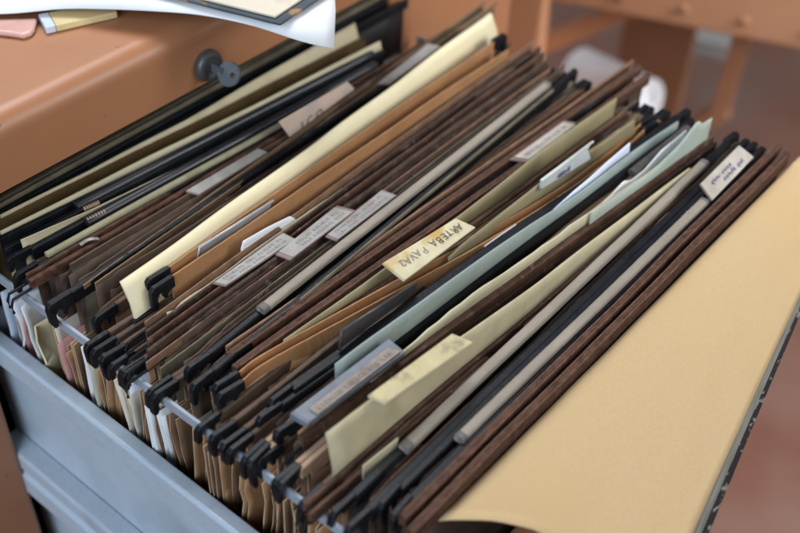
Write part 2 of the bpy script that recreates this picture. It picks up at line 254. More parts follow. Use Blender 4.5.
M['tabyellow'] = mat('yellowed_label_card', (.55, .485, .32), .6, .12, 60, stain=(.46, .31, .11), stain_scale=70, stain_lo=.5, stain_hi=.66)
M['tabmottle'] = mat('mottled_yellow_card', (.50, .43, .25), .6, .15, 60, stain=(.30, .25, .16), stain_scale=130, stain_lo=.5, stain_hi=.66)
M['tabpink'] = mat('pinkish_label_card', (.56, .43, .35), .65, .10, 60, stain=(.45, .40, .38), stain_scale=40)
M['tabblue'] = mat('blue_grey_holder', (.15, .17, .20), .4, .2, 90, spec=.5)
M['clear'] = mat('clear_plastic', (.42, .42, .42), .22, .15, 60, spec=.6, alpha=.55)
M['clearrim'] = mat('clear_plastic_rim', (.40, .40, .41), .2, .15, 60, spec=.6)
M['smoke'] = mat('smoked_plastic', (.075, .070, .072), .3, .2, 60, spec=.5, alpha=.82)
M['milky'] = mat('milky_plastic', (.50, .52, .50), .35, .12, 60, spec=.5)
M['ink'] = mat('dark_ink', (.085, .075, .06), .7, .1, 60)
M['inkgrey'] = mat('faded_ink', (.215, .203, .19), .7, .1, 60)
M['inkblue'] = mat('blue_ink', (.075, .075, .19), .6, .1, 60)
M['steel'] = mat('blue_grey_steel', (.42, .50, .59), .28, .05, 12, bump=.12, bscale=300, spec=.5, stain=(.30, .36, .42), stain_scale=18, stain_lo=.5, stain_hi=.8)
M['steeldust'] = mat('dusty_steel', (.38, .44, .51), .5, .05, 90, bump=.06, bscale=500, stain=(.33, .37, .42), stain_scale=500, stain_lo=.45, stain_hi=.8)
M['rail'] = mat('rail_steel', (.27, .31, .36), .42, .12, 40, spec=.45)
M['copper'] = mat('copper_brown_enamel', (.36, .160, .078), .38, .10, 5, bump=.06, bscale=150, spec=.42, stain=(.17, .09, .06), stain_scale=150, stain_lo=.715, stain_hi=.76)
M['coppertan'] = mat('tan_brown_enamel', (.55, .275, .15), .5, .06, 6)
M['copperdark'] = mat('dark_brown_enamel', (.38, .185, .10), .5, .1, 6)
M['void'] = mat('dark_interior', (.02, .017, .016), .7, .2, 10)
M['locksteel'] = mat('dull_lock_steel', (.075, .076, .08), .42, .25, 120, spec=.45, metal=.3)
M['keysteel'] = mat('key_steel', (.11, .128, .145), .4, .25, 120, metal=.3)
M['clipsteel'] = mat('clip_steel', (.38, .38, .38), .38, .25, 80, metal=.6)
M['manila'] = mat('manila_card', (.495, .352, .19), .72, .055, 620, bump=.10, bscale=1500, stain=(.50, .345, .17), stain_scale=14, stain_lo=.46, stain_hi=.8)
M['marble'] = mat('worn_grey_edge', (.27, .255, .22), .7, .2, 80, stain=(.022, .018, .022), stain_scale=420, stain_lo=.38, stain_hi=.46, stretch=(.4, 1, 1))
M['greyedge'] = mat('grey_paper_edges', (.22, .215, .185), .7, .4, 260, stretch=(.1, .1, 8))
M['bookcover'] = mat('dark_book_cover', (.06, .075, .09), .6, .3, 60, stain=(.36, .20, .10), stain_scale=45, stain_lo=.55, stain_hi=.62)
M['bookpage'] = mat('aged_book_page', (.64, .58, .47), .75, .06, 20, stain=(.36, .34, .31), stain_scale=30, stain_lo=.56, stain_hi=.8)
M['pinkplastic'] = mat('pink_wrapper', (.62, .36, .31), .3, .08, 30, spec=.6)
M['padyellow'] = mat('yellowed_pad', (.62, .50, .27), .75, .12, 40)
M['cutedge'] = mat('pale_cut_edge', (.46, .33, .20), .75, .2, 60)
M['floor'] = mat('terracotta_floor', (.155, .070, .048), .45, .25, 3.0, stain=(.165, .115, .10), stain_scale=4.5, stain_lo=.42, stain_hi=.75, spec=.4)
M['scrap'] = mat('pale_grey_paper', (.5, .52, .5), .7, .1, 8)
M['roll'] = mat('white_paper_roll', (.88, .89, .92), .6, .03, 8)

# ------------------------------------------------------------------ mesh helpers
def V(*a): return Vector(a)

class MB:
    """collects geometry in world metres, builds ONE mesh object"""
    def __init__(s): s.v = []; s.f = []; s.mi = []; s.mats = []
    def _m(s, m):
        if m not in s.mats: s.mats.append(m)
        return s.mats.index(m)
    def add(s, vs, fs, m):
        o = len(s.v); k = s._m(m); s.v += [Vector(p) for p in vs]
        for f in fs: s.f.append([i+o for i in f]); s.mi.append(k)
    def box(s, x0, x1, y0, y1, z0, z1, m):
        vs = [(x, y, z) for z in (z0, z1) for y in (y0, y1) for x in (x0, x1)]
        s.add(vs, [(0,2,3,1), (4,5,7,6), (0,1,5,4), (2,6,7,3), (0,4,6,2), (1,3,7,5)], m)
    def sweep(s, pts, prof, m, up=Vector((0,0,1)), closed=True, jit=0):
        """prof: (n, z) pairs, swept along pts"""
        rings = []
        for i, p in enumerate(pts):
            d = (pts[min(i+1, len(pts)-1)] - pts[max(i-1, 0)]).normalized()
            n = up.cross(d).normalized(); u = d.cross(n)
            rings.append([p + n*(a+jit*noise.noise((p.x*1100, b*900+a*500, p.y*300))) + u*(b+jit*1.4*noise.noise((p.x*500, a*900, p.y*300+5))) for a, b in prof])
        k = len(prof); vs = [v for r in rings for v in r]; fs = []
        for i in range(len(pts)-1):
            for j in range(k if closed else k-1):
                a = i*k+j; b = i*k+(j+1) % k
                fs.append((a, b, b+k, a+k))
        if closed:
            fs.append(tuple(range(k))[::-1]); fs.append(tuple(range((len(pts)-1)*k, len(pts)*k)))
        s.add(vs, fs, m)
    def prism(s, poly, off, m):
        """closed polygon of 3D points pushed along off"""
        k = len(poly); poly = [Vector(p) for p in poly]; off = Vector(off)
        vs = poly + [p+off for p in poly]
        fs = [tuple(range(k))[::-1], tuple(range(k, 2*k))] + [(i, (i+1) % k, (i+1) % k+k, i+k) for i in range(k)]
        s.add(vs, fs, m)
    def grid(s, rows, m):
        k = len(rows[0]); vs = [p for r in rows for p in r]
        s.add(vs, [(i*k+j, i*k+j+1, (i+1)*k+j+1, (i+1)*k+j) for i in range(len(rows)-1) for j in range(k-1)], m)
    def lathe(s, c, axis, rings, m, seg=32):
        axis = Vector(axis).normalized(); a = axis.orthogonal().normalized(); b = axis.cross(a)
        vs = []; fs = []
        for r, h in rings:
            for i in range(seg):
                t = 2*math.pi*i/seg; vs.append(Vector(c)+axis*h+(a*math.cos(t)+b*math.sin(t))*r)
        for i in range(len(rings)-1):
            for j in range(seg): fs.append((i*seg+j, i*seg+(j+1) % seg, (i+1)*seg+(j+1) % seg, (i+1)*seg+j))
        fs.append(tuple(range(seg))[::-1]); fs.append(tuple(range((len(rings)-1)*seg, len(rings)*seg)))
        s.add(vs, fs, m)
    def build(s, name, parent=None, smooth=False, bevel=0, solid=0, bseg=2, weld=False, rim=None, split=0):
        me = bpy.data.meshes.new(name)
        org = Vector((0,0,0))
        if parent is not None:
            p = parent
            while p is not None: org += p.location; p = p.parent
        loc = Vector((0,0,0))
        if parent is None:
            xs = [v for v in s.v]; loc = Vector((sum(v.x for v in xs)/len(xs), sum(v.y for v in xs)/len(xs), min(v.z for v in xs)))
            org = loc
        me.from_pydata([v-org for v in s.v], [], s.f)
        for m in s.mats: me.materials.append(m)
        for i, p in enumerate(me.polygons): p.material_index = s.mi[i]; p.use_smooth = smooth
        bm = bmesh.new(); bm.from_mesh(me); bmesh.ops.remove_doubles(bm, verts=bm.verts, dist=1e-6) if weld else None; bmesh.ops.recalc_face_normals(bm, faces=bm.faces); bm.to_mesh(me); bm.free()
        o = bpy.data.objects.new(name, me); COL.objects.link(o); o.location = loc
        if parent is not None: o.parent = parent; o.location = (0,0,0)
        if rim: me.materials.append(rim)
        if solid:
            md = o.modifiers.new('Solidify', 'SOLIDIFY'); md.thickness = solid; md.offset = 0
            if rim: md.material_offset_rim = len(me.materials)-1
        if split:
            md = o.modifiers.new('Split', 'EDGE_SPLIT'); md.split_angle = math.radians(split)
        if bevel:
            md = o.modifiers.new('Bevel', 'BEVEL'); md.width = bevel; md.segments = bseg; md.limit_method = 'ANGLE'; md.angle_limit = math.radians(35)
        return o

def tag(o, label=None, cat=None, group=None, kind=None):
    if label: o['label'] = label
    if cat: o['category'] = cat
    if group: o['group'] = group
    if kind: o['kind'] = kind
    return o
def empty(name, loc): 
    o = bpy.data.objects.new(name, None); COL.objects.link(o); o.location = loc; o.empty_display_size = .02; return o

def poly_at(pts, t):
    ls = [(pts[i+1]-pts[i]).length for i in range(len(pts)-1)]; T = sum(ls)*t
    for i, l in enumerate(ls):
        if T <= l or i == len(ls)-1: return pts[i].lerp(pts[i+1], T/l if l else 0)
        T -= l
def smooth_line(pts, n, amp=0.0, seed=0.0):
    if len(pts) > 2:      # Catmull-Rom through the traced points
        P = [pts[0]*2-pts[1]] + pts + [pts[-1]*2-pts[-2]]; dense = []
        for i in range(1, len(P)-2):
            for k in range(8):
                t = k/8; a, b, c, d = P[i-1], P[i], P[i+1], P[i+2]
                dense.append(.5*((2*b)+(c-a)*t+(2*a-5*b+4*c-d)*t*t+(3*b-a-3*c+d)*t**3))
        dense.append(pts[-1]); pts = dense
    out = []
    for i in range(n):
        p = poly_at(pts, i/(n-1)).copy()
        p.y += amp*noise.noise((p.x*14, seed, 1.7)); p.z += amp*.7*noise.noise((p.x*11, seed, 9.1))
        out.append(p)
    return out

def prof_box(w, h, r=.0008):
    r = min(r, w*.4, h*.4); a = w/2
    return [(-a, -h), (a, -h), (a, -r), (a-r*.3, -r*.3), (a-r, 0), (-a+r, 0), (-a+r*.3, -r*.3), (-a, -r)]
def prof_round(w, h, k=12):
    return [(w/2*math.cos(2*math.pi*i/k), h/2*math.sin(2*math.pi*i/k)-h*.2) for i in range(k)]

HOOK = [(.0032, 0), (.0008, -.0018), (0, -.0045), (0, -.0120), (.0014, -.0150), (.0042, -.0148), (.0052, -.0118), (.0048, -.0082), (.0064, -.0060), (.0092, -.0056),
        (.0104, -.0078), (.0106, -.0108), (.0130, -.0112), (.0145, -.0085), (.0165, -.0074), (.0205, -.0072), (.0205, 0)]
HOOK = [(a*.76, z*.92) for a, z in HOOK]
def hook(end, dirx, yaw, t, parent, m, drop=1.0):
    """hook whose outer tip is at end; dirx +1: the bar lies towards +x"""
    yaw += random.uniform(-.09, .09); lean = random.uniform(-.16, .16)
    mb = MB(); c, s = math.cos(yaw), math.sin(yaw)
    poly = []
    for a, z in HOOK:
        poly.append(Vector((end.x+dirx*a*c, end.y+dirx*a*s-t/2+lean*z, end.z+z*drop+.0008)))
    mb.prism(poly, (0, t, 0), m)
    return mb.build('hook', parent, bevel=.00045)

FOLD_BOTTOM = -.205
ORDER = sorted((k for k in BARS if k[0] == 'F'), key=lambda k: -sum(b['a'][1]+b['b'][1] for b in BARS[k])/len(BARS[k]))
def ybar(b, x):
    p = [b['a']]+list(b.get('via', []))+[b['b']]
    for i in range(len(p)-1):
        if x <= p[i+1][0] or i == len(p)-2:
            t = (x-p[i][0])/(p[i+1][0]-p[i][0]); return p[i][1]+(p[i+1][1]-p[i][1])*t
FL = [('dark', 30), ('cov_brown', 26), ('brown', 16), ('rustbrown', 10), ('black', 8), ('oliveedge', 6), ('cov_tan', 8), ('creamdull', 4), ('rustthin', 8)]
def flaps(key, root, cy):
    """worn inner leaves that fill the folder and the gap before the next one"""
    if key not in ORDER or key in ('F25', 'F01', 'F02', 'F03', 'F04'): return
    rnd = random.Random(sum(ord(c)*(i+3) for i, c in enumerate(key)))
    i = ORDER.index(key); bars = BARS[key]; back = max(bars, key=lambda b: ybar(b, .18))
    front = BARS[ORDER[i+1]] if i+1 < len(ORDER) else bars
    fb = max(front, key=lambda b: ybar(b, .18))
    xs = (.02, .10, .19, .28, .36)
    gap = ybar(back, .18)-ybar(fb, .18)
    n = max(1, int(gap/.0021)); allb = [b for k in ORDER for b in BARS[k]]
    for k in range(n):
        f = (k+rnd.uniform(.25, .75))/n; sk = rnd.uniform(-.10, .10)
        ys = [ybar(back, x)+(ybar(fb, x)-ybar(back, x))*min(.97, max(.03, f+sk*(x-.19)/.17)) for x in xs]
        z0 = -rnd.uniform(.0025, .0075) if key not in ('F10', 'F18', 'F21') else -rnd.uniform(.012, .02)
        m = rnd.choices([a for a, _ in FL], [b for _, b in FL])[0]
        xa = rnd.uniform(.001, .030); xb = rnd.uniform(.335, .374); tilt = rnd.uniform(-.003, .003); sd = rnd.uniform(0, 99)
        base = [V(x, y, 0) for x, y in zip(xs, ys)]
        rows = []
        for fz in (0, .06, .2, .5, 1):
            row = []
            for j in range(70):
                x = xa+(xb-xa)*j/69; t = (x-xs[0])/(xs[-1]-xs[0])*4; q = int(min(3, max(0, math.floor(t)))); u = t-q
                y = ys[q]*(1-u)+ys[q+1]*u + .0006*noise.noise((x*30, fz*4, sd))
                zt = z0 + tilt*(x-.19)/.17 + .0005*noise.noise((x*420, sd, 1)) + .0012*noise.noise((x*25, sd, 7))
                cut = .004*max(0, 1-j/3)*rnd.random() + .004*max(0, 1-(69-j)/3)*rnd.random()
                row.append(V(x, y*(1-fz)+cy*fz*1+(y-cy)*.25*fz, (zt-cut)*(1-fz)+(-.17)*fz))
            rows.append(row)
        mb = MB(); mb.grid(rows, M[m]); mb.build('inner_flap', root, smooth=True, solid=rnd.choice((.0004, .0006, .0010)))
def folder(key, label, group, cover='cov_dark', name='hanging_folder', cov_near=.004, wob=.0005, coverpanels=True):
    bars = BARS[key]
    cy = sum(b['a'][1]+b['b'][1] for b in bars)/(2*len(bars))
    root = empty(name, (.185, cy, FOLD_BOTTOM)); tag(root, label, 'folder', group)
    for bi, b in enumerate(bars):
        a = Vector(b['a']); e = Vector(b['b']); via = [Vector(v) for v in b.get('via', [])]
        yaw = math.atan2(e.y-a.y, e.x-a.x); kind = b['kind']
        a0, e0 = a.copy(), e.copy()
        u = (e-a).normalized()
        if b['hn']: a = a + u*.0145
        if b['hf']: e = e - u*.0145
        fib = kind in ('rust', 'rustthin', 'rustbrown', 'dark', 'tan', 'tanedge', 'brown', 'oliveedge', 'olivebrown')
        pts = smooth_line([a]+[v for v in via if a.x+.005 < v.x < e.x-.005]+[e], 150 if fib else 28, wob*(1.8 if fib else 1), bi*3.1+cy*90)
        mb = MB(); mb.sweep(pts, prof_box(b['w'], b['h']), M[kind], jit=.00016 if fib and b['w'] > .002 else .00014 if fib else .00005)
        mb.build('top_bar', root)
        if kind == 'rust' and b['w'] > .0035:
            for o_ in (-b['w']*.42, b['w']*.30):
                rp = [p+V(0, o_, .00022) for p in pts[1:-1]]
                mb = MB(); mb.sweep(rp, prof_box(.0007, .0009, .0002), M['rustridge'], jit=.0001); mb.build('ridge', root)
        hm = M['black']
        if b['hn']: hook(a0, 1, yaw, .0030 if b['hn'] == 1 else .0038, root, hm, random.uniform(.8, 1.25))
        if b['hf']: hook(e0, -1, yaw, .0034, root, hm, random.uniform(.9, 1.1))
        if not b['hn'] and kind in ('rust', 'rustthin', 'rustbrown', 'dark'):      # bare steel rod end below the fibre strip
            mb = MB(); p = a + u*.012 + V(0, 0, -.0055)
            q = V(max(-.021, a.x-.012) if a.x > -.012 else a.x-.004, p.y, min(p.z, -.0055))
            mb.sweep([p, q, q+V(-.002, 0, -.004), q+V(-.001, 0, -.009)], prof_round(.0016, .0016, 8), M['black'])
            mb.build('hook', root)
        if coverpanels:
            seed = bi*7.7+cy*50; rows = []
            bt = cy + (.0012 if bi == 0 else -.0012)
            n = 18
            jag = [0.0015*noise.noise((k*1.3, seed, 2)) for k in range(9)]
            for r in range(9):
                f = r/8; row = []
                zt = b['h']*.32
                for i in range(n):
                    p = poly_at(pts, i/(n-1)); x0 = max(pts[0].x, cov_near)
                    x = x0+(pts[-1].x-.004-x0)*i/(n-1)
                    p = poly_at(pts, min(1, max(0, (x-pts[0].x)/(pts[-1].x-pts[0].x))))
                    y = p.y*(1-f)+bt*f + .0025*math.sin(math.pi*min(1, f*1.2))*noise.noise((x*9, f*2, seed))
                    z = (p.z-zt)*(1-f)+FOLD_BOTTOM*f
                    row.append(V(x+(jag[r] if i == 0 else 0), y, z))
                rows.append(row)
            mb = MB(); mb.grid(rows, M[cover]); mb.build('cover_panel', root, smooth=True, solid=.0006, rim=M['cutedge'] if cover in ('cov_brown', 'cov_tan', 'tan') else None)
    flaps(key, root, cy)
    for s in SLEEVES.get(key, []):
        a, e = Vector(s['a']), Vector(s['b'])
        pts = smooth_line([a, e], 24, .0002, cy*30)
        grey = s['kind'] == 'sleevegrey'
        w_, h_ = (s['w']*.88, s['h']*.80) if grey else (s['w'], s['h'])
        prof = [(-w_*.5, -h_), (w_*.5, -h_), (w_*.5, -h_*.35), (w_*.40, -h_*.08), (w_*.2, 0), (-w_*.2, 0), (-w_*.40, -h_*.08), (-w_*.5, -h_*.35)] if grey else prof_round(w_, h_)
        if grey: pts = smooth_line([a, e], 90, .0004, cy*30)
        mb = MB(); mb.sweep(pts, prof, M[s['kind']], jit=.00010 if grey else 0); sl = mb.build('sleeve', root, smooth=not grey, bevel=.0004)
        if grey:
            for c0, c1 in ((pts[0], pts[0].lerp(pts[-1], .016)), (pts[-1].lerp(pts[0], .012), pts[-1])):
                mb = MB(); mb.sweep([c0-V(0, 0, -.00025), c1-V(0, 0, -.00025)], [(q*1.07, z_) for q, z_ in prof], M['endcap']); mb.build('end_cap', sl, bevel=.0003)
    return root

# ------------------------------------------------------------------ tabs, with their marks in the same mesh
def quad_uv(c, u, v):      # c: near-back, near-front, far-front, far-back ; u along x, v from back to front
    return c[0].lerp(c[3], u).lerp(c[1].lerp(c[2], u), v)
def ribbon(mb, line, w, m, nrm):
    for i in range(len(line)-1):
        a, b = line[i], line[i+1]; d = (b-a)
        if d.length < 1e-6: continue
        s = nrm.cross(d).normalized()*w/2
        mb.add([a-s, a+s, b+s, b-s], [(0, 1, 2, 3)], m)
def marks(mb, c, m, rows, u0, u1, w, seed, cursive=False, h=.16, lift=.0004):
    """illegible faded handwriting / typing: letter-like strokes"""
    rnd = random.Random(seed); nrm = (c[3]-c[0]).cross(c[1]-c[0]).normalized()
    if nrm.z < 0: nrm = -nrm
    for rv in rows:
        u = u0
        while u < u1:
            n = rnd.randint(3, 8)
            if cursive:
                line = []
                for k in range(n*4):
                    uu = u + k*.011; vv = rv + h*.5*math.sin(k*1.9+rnd.random()*.7)*(1.5 if rnd.random() < .12 else .8)
                    line.append(quad_uv(c, min(uu+.008*math.sin(k*1.1), u1), vv)+nrm*lift)
                ribbon(mb, line, w, m, nrm); u += n*.044+.03
            else:
                for k in range(n):
                    if u > u1: break
                    t = rnd.randint(0, 3); cw = .028
                    A = lambda x, y: quad_uv(c, u+cw*x, rv+h*(y-.5))+nrm*lift
                    st = {0: [(0,1),(.4,0),(.8,1)], 1: [(0,0),(0,1),(.8,1)], 2: [(.8,0),(0,.1),(.1,.9),(.8,1)], 3: [(0,1),(0,0),(.7,.2),(.1,.5),(.8,1)]}[t]
                    ribbon(mb, [A(x, y) for x, y in st], w, m, nrm); u += .042
                u += .035
def lettering(mb, text, origin, right, up, size, m, nrm):
    cu = bpy.data.curves.new('tmp', 'FONT'); cu.body = text; cu.size = size; cu.resolution_u = 3; cu.space_character = 1.12
    ob = bpy.data.objects.new('tmp', cu); COL.objects.link(ob)
    dg = bpy.context.evaluated_depsgraph_get(); me = bpy.data.meshes.new_from_object(ob.evaluated_get(dg))
    right = right.normalized(); up = up.normalized()
    rnd = random.Random(3)
    vs = [origin + right*v.co.x + up*(v.co.y+.0002*math.sin(v.co.x*900)) + nrm*.0004 for v in me.vertices]
    mb.add(vs, [tuple(p.vertices) for p in me.polygons], m)
    bpy.data.objects.remove(ob); bpy.data.curves.remove(cu); bpy.data.meshes.remove(me)

def flat_tab(key, root, rim, card, inset=(.03, .10), thick=.0012, mk=None, round_=False, bow=0):
    c = [Vector(p) for p in TABS[key]]
    nrm = (c[3]-c[0]).cross(c[1]-c[0]).normalized()
    if nrm.z < 0: nrm = -nrm
    mb = MB(); mb.prism(c, -nrm*thick, M[rim])
    holder = mb.build('label_holder', root, bevel=.0005)
    k = [quad_uv(c, inset[0], inset[1])+nrm*.0003, quad_uv(c, inset[0], 1-inset[1])+nrm*.0003, quad_uv(c, 1-inset[0], 1-inset[1])+nrm*.0003, quad_uv(c, 1-inset[0], inset[1])+nrm*.0003]
    mb = MB(); mb.prism(k, -nrm*.0006, M[card])
    if mk: mk(mb, k, nrm)
    mb.build('label_card', holder)
    return holder
def upright_tab(key, root, m, thick=.0008, rim=None, name='label_holder'):
    c = [Vector(p) for p in TABS[key]]
    d = (c[-1]-c[0]).normalized(); n = V(-d.y, d.x, 0).normalized()
    mb = MB(); mb.prism(c, n*thick, M[m]); o = mb.build(name, root, bevel=.0003)
    if rim:
        mb = MB(); mb.sweep([c[1]-n*.0002, c[0]-n*.0002, c[-1]-n*.0002], prof_round(.0016, .0016, 8), M[rim]); mb.build('rim', o, smooth=True)
    return o, c, n

# ------------------------------------------------------------------ paper sheets that stand in the folders
def standing_sheet(key, label, m, name='paper_sheet', cat='paper', group=None, wave=.0008, edge_noise=.0):
    s = SHEETS[key]; top = [Vector(p) for p in s['top']]
    body = top[:-1] if len(top) > 2 else top
    last = top[-1]
    rows = []; n = 36
    bx0, bx1 = top[0].x, last.x
    line = [Vector(p) for p in body]
    xs = [p.x for p in line]
    def top_at(x):
        if x <= line[0].x: return line[0]
        for i in range(len(line)-1):
            a, b = line[i], line[i+1]
            if a.x <= x <= b.x and b.x > a.x: return a.lerp(b, (x-a.x)/(b.x-a.x))
        return line[-1]
    # columns run along the folder; the ends follow the traced end edges
    xa = min(p.x for p in top); xb = max(p.x for p in top)
    sd = hash(key) % 97 if False else sum(ord(ch) for ch in key)*1.37
    cols = []
    for i in range(n):
        t = i/(n-1); p = poly_at(line, t).copy()
        p.z += edge_noise*noise.noise((t*40, sd, 3.3))
        cols.append(p)
    f_list = [0, .03, .07, .12, .2, .35, .6, 1]
    a, b = top[0], last
    for f in f_list:
        row = []
        for i, p in enumerate(cols):
            t = i/(n-1)
            x = p.x*(1-min(1, f*4)) + (a.x+(b.x-a.x)*t)*min(1, f*4)
            zz = p.z-s['depth']*f
            y = p.y - max(0, p.z-max(0, zz))*s.get('lean', 0) + wave*noise.noise((x*16, f*5, sd))*(1.0 if f < .2 else .4)
            row.append(V(x, y, zz))
        rows.append(row)
    mb = MB(); mb.grid(rows, M[m])
    o = mb.build(name, None, smooth=True, solid=s['thick'])
    return tag(o, label, cat, group)

# ================================================================== the folders, from the cabinet to the front
G = 'hanging folders packed in the drawer'
folder('F01', 'dark olive hanging folder pressed against the copper brown cabinet front', G, 'cov_olive')
folder('F02', 'flat black hanging folder right behind the first cream sheet by the cabinet', G, 'cov_black')
f = folder('F03', 'olive brown card folder between the two cream sheets near the cabinet', G, 'olivebrown')
f04 = folder('F04', 'black hanging folder with shiny black rod just in front of second cream sheet', G, 'cov_black')
f05 = folder('F05', 'black hanging folder with twin rods and an olive strip beside the rust bars', G, 'cov_black')
f06 = folder('F06', 'thin rust brown hanging folder with grey label lying near the black rods', G, 'cov_dark')
f07 = folder('F07', 'dark folder with pinkish torn label tab lettered ICO', G, 'cov_grey')
f09 = folder('F09', 'tall tan edged folder directly behind the big cream sheet', G, 'cov_olive')
f10 = folder('F10', 'tan card folder with clear plastic tab in front of the big cream sheet', G, 'tan')
f11 = folder('F11', 'dark ridged folder with grey label, next in front of the white paper scrap', G, 'cov_dark')
f12 = folder('F12', 'dark ridged folder with grey label lettered in faded rows, middle of three grey labels', G, 'cov_dark')
f13 = folder('F13', 'dark folder whose grey label slips partly under the long grey rod', G, 'cov_olive')
f14 = folder('F14', 'black folder carrying the thin grey rod in the middle of the drawer', G, 'cov_black')
f15 = folder('F15', 'rust fibre folder with long whitish label toward the far side', G, 'cov_dark')
f16 = folder('F16', 'rust fibre folder with yellowed hand lettered label', G, 'cov_dark')
f17 = folder('F17', 'thin rust folder sunk between the two olive sheets', G, 'cov_brown')
f18 = folder('F18', 'orange tan card folder with a smoked and a milky plastic tab', G, 'tan')
f19 = folder('F19', 'thick black hanging folder behind the teal sheet', G, 'cov_black')
f20 = folder('F20', 'dark folder with wide blue grey label holder on its near half', G, 'cov_dark')
f21 = folder('F21', 'brown fibre folder right behind the cream yellow card with mottled tab', G, 'cov_dark')
f22 = folder('F22', 'twin thin brown strips in front of the cream yellow card', G, 'cov_dark')
f23 = folder('F23', 'black folder with light grey rod, second from the front', G, 'cov_black')
f24 = folder('F24', 'black folder with thick grey rod beside the foremost rust bars', G, 'cov_black')
f25 = folder('F25', 'foremost rust fibre folder with white label in blue handwriting', G, 'cov_dark')
LOWS = [('L0', 'brown folder sunk low, its hooks just behind the raised tan folder hooks', 'cov_brown'),
        ('L1', 'brown folder sunk low, hooks by the far left end of the grey rail', 'cov_brown'),
        ('L2', 'brown folder sunk low, hooks below the stack of dark ridged edges', 'cov_tan'),
        ('L3', 'brown folder sunk low, paired hooks alone on the open grey rail', 'cov_brown'),
        ('L4', 'brown folder sunk low, hooks under the orange tan folder', 'cov_brown'),
        ('L5', 'folder with tan sleeves and double black hook before the blue grey label holder', 'cov_tan'),
        ('L6', 'folder with tan sleeves and double black hook by the cream yellow card corner', 'cov_brown')]
for k, lb, cv in LOWS: folder(k, lb, G, cv)

# brass-coloured spring ends of the black rods
for root, p0, p1 in ((f04, V(.0455, .2665, .002), V(.054, .2652, .002)), (f05, V(.0405, .2575, .002), V(.051, .2562, .002))):
    mb = MB()
    for i in range(7):
        a = p0.lerp(p1, i/6); mb.lathe(a, (p1-p0), [(.0009, -.0004), (.0016, 0), (.0009, .0004)], M['sleevetan'], 8)
    mb.sweep([p0, p1], prof_round(.0016, .0016, 8), M['sleevetan'])
    mb.build('spring_end', root, smooth=True)

g1 = lambda mb, c, n: marks(mb, c, M['inkgrey'], (.3, .68), .08, .9, .00028, 5)
g2 = lambda mb, c, n: marks(mb, c, M['inkgrey'], (.35, .7), .22, .95, .00028, 9, h=.16)
flat_tab('T1', f06, 'tabrim', 'tabgrey', (.01, .06))
o, c, n = upright_tab('T_ICO', f07, 'tabpink')
flat_tab('T2', f09, 'tabrim', 'tabgrey', (.02, .08))
o, c, n = upright_tab('T3', f10, 'clear', rim='clearrim')
flat_tab('T4', f11, 'tabrim', 'tabgrey', (.02, .06), mk=g1)
flat_tab('T5', f12, 'tabrim', 'tabgrey', (.05, .03), mk=g2)
flat_tab('T6', f13, 'tabrim', 'tabgrey', (.03, .05), mk=g1)
flat_tab('T7', f15, 'tabrim', 'tabwhite', (.06, .12), mk=lambda mb, c, n: marks(mb, c, M['inkgrey'], (.5,), .08, .92, .00032, 21, h=.3))
def t8(mb, c, n):
    right = c[0]-c[3]; upv = c[1]-c[0]
    for i, (ch, u) in enumerate(zip('ARTEBA PAVA2', [.02+.072*k for k in range(12)])):
        if ch == ' ': continue
        p = quad_uv(c, .97-u, .30+.03*math.sin(i*2.1)); lettering(mb, ch, p, right+upv*(.06*math.sin(i*3)), upv, .0062, M['inkgrey'] if i > 6 else M['ink'], n)
flat_tab('T8', f16, 'tabyellow', 'tabyellow', (.01, .02), .0016, mk=t8)
o, c, n = upright_tab('T9', f18, 'milky', rim='milky')
mb = MB(); cc = [c[0].lerp(c[4], .05)-n*.0006, c[1].lerp(c[2], .05)-n*.0006, c[1].lerp(c[2], .9)-n*.0006, c[0].lerp(c[4], .9)-n*.0006]
marks(mb, cc, M['inkblue'], (.62,), .32, .58, .0005, 4, cursive=True, h=.3, lift=.0003); marks(mb, cc, M['inkblue'], (.7,), .34, .56, .0005, 8, cursive=True, h=.3, lift=.0003)
mb.build('label_card', o)
o, c, n = upright_tab('T10', f18, 'smoke', rim='smoke')
h12 = flat_tab('T12', f20, 'tabblue', 'tabblue', (.02, .05), .004)
c12 = [Vector(p) for p in TABS['T12c']]; nn = (c12[3]-c12[0]).cross(c12[1]-c12[0]).normalized(); nn = nn if nn.z > 0 else -nn
mb = MB(); mb.prism(c12, -nn*.0012, M['tabbeige']); marks(mb, c12, M['inkgrey'], (.55,), .05, .95, .00032, 33, h=.38); mb.build('label_card', h12)
def t14(mb, c, n):
    marks(mb, c, M['inkblue'], (.36,), .14, .62, .0004, 13, cursive=True, h=.22); marks(mb, c, M['inkblue'], (.68,), .34, .82, .0004, 17, cursive=True, h=.24)
flat_tab('T14', f25, 'tabrim', 'tabwhite', (.01, .02), .0012, mk=t14)
# pencilled figures on the thick grey rod
mb = MB(); 
s = SLEEVES['F24'][0]; a, e = Vector(s['a']), Vector(s['b'])
for k, ch in enumerate(('1', '9', '1')):
    p = a.lerp(e, .875+.022*k)+V(0, -.0016, s['h']*.32)
    lettering(mb, ch, p, V(1, 0, 0), V(0, .85, .5), .0045, M['inkgrey'], V(0, -.3, .9).normalized())
mb.build('pencil_marks', f24)
# ICO on the pinkish tab (standing letters, faded)
h = [o for o in f07.children if o.name.startswith('label_holder')][0]
c = [Vector(p) for p in TABS['T_ICO']]; d = (c[2]-c[1]).normalized(); up = V(0, 0, 1); nm = d.cross(up).normalized()
mb = MB(); q = quad_uv(c, .16, 1.0)-V(0, 0, .001)
lettering(mb, 'I C O', q, d, up, .0085, M['ink'], nm); mb.build('label_card', h)

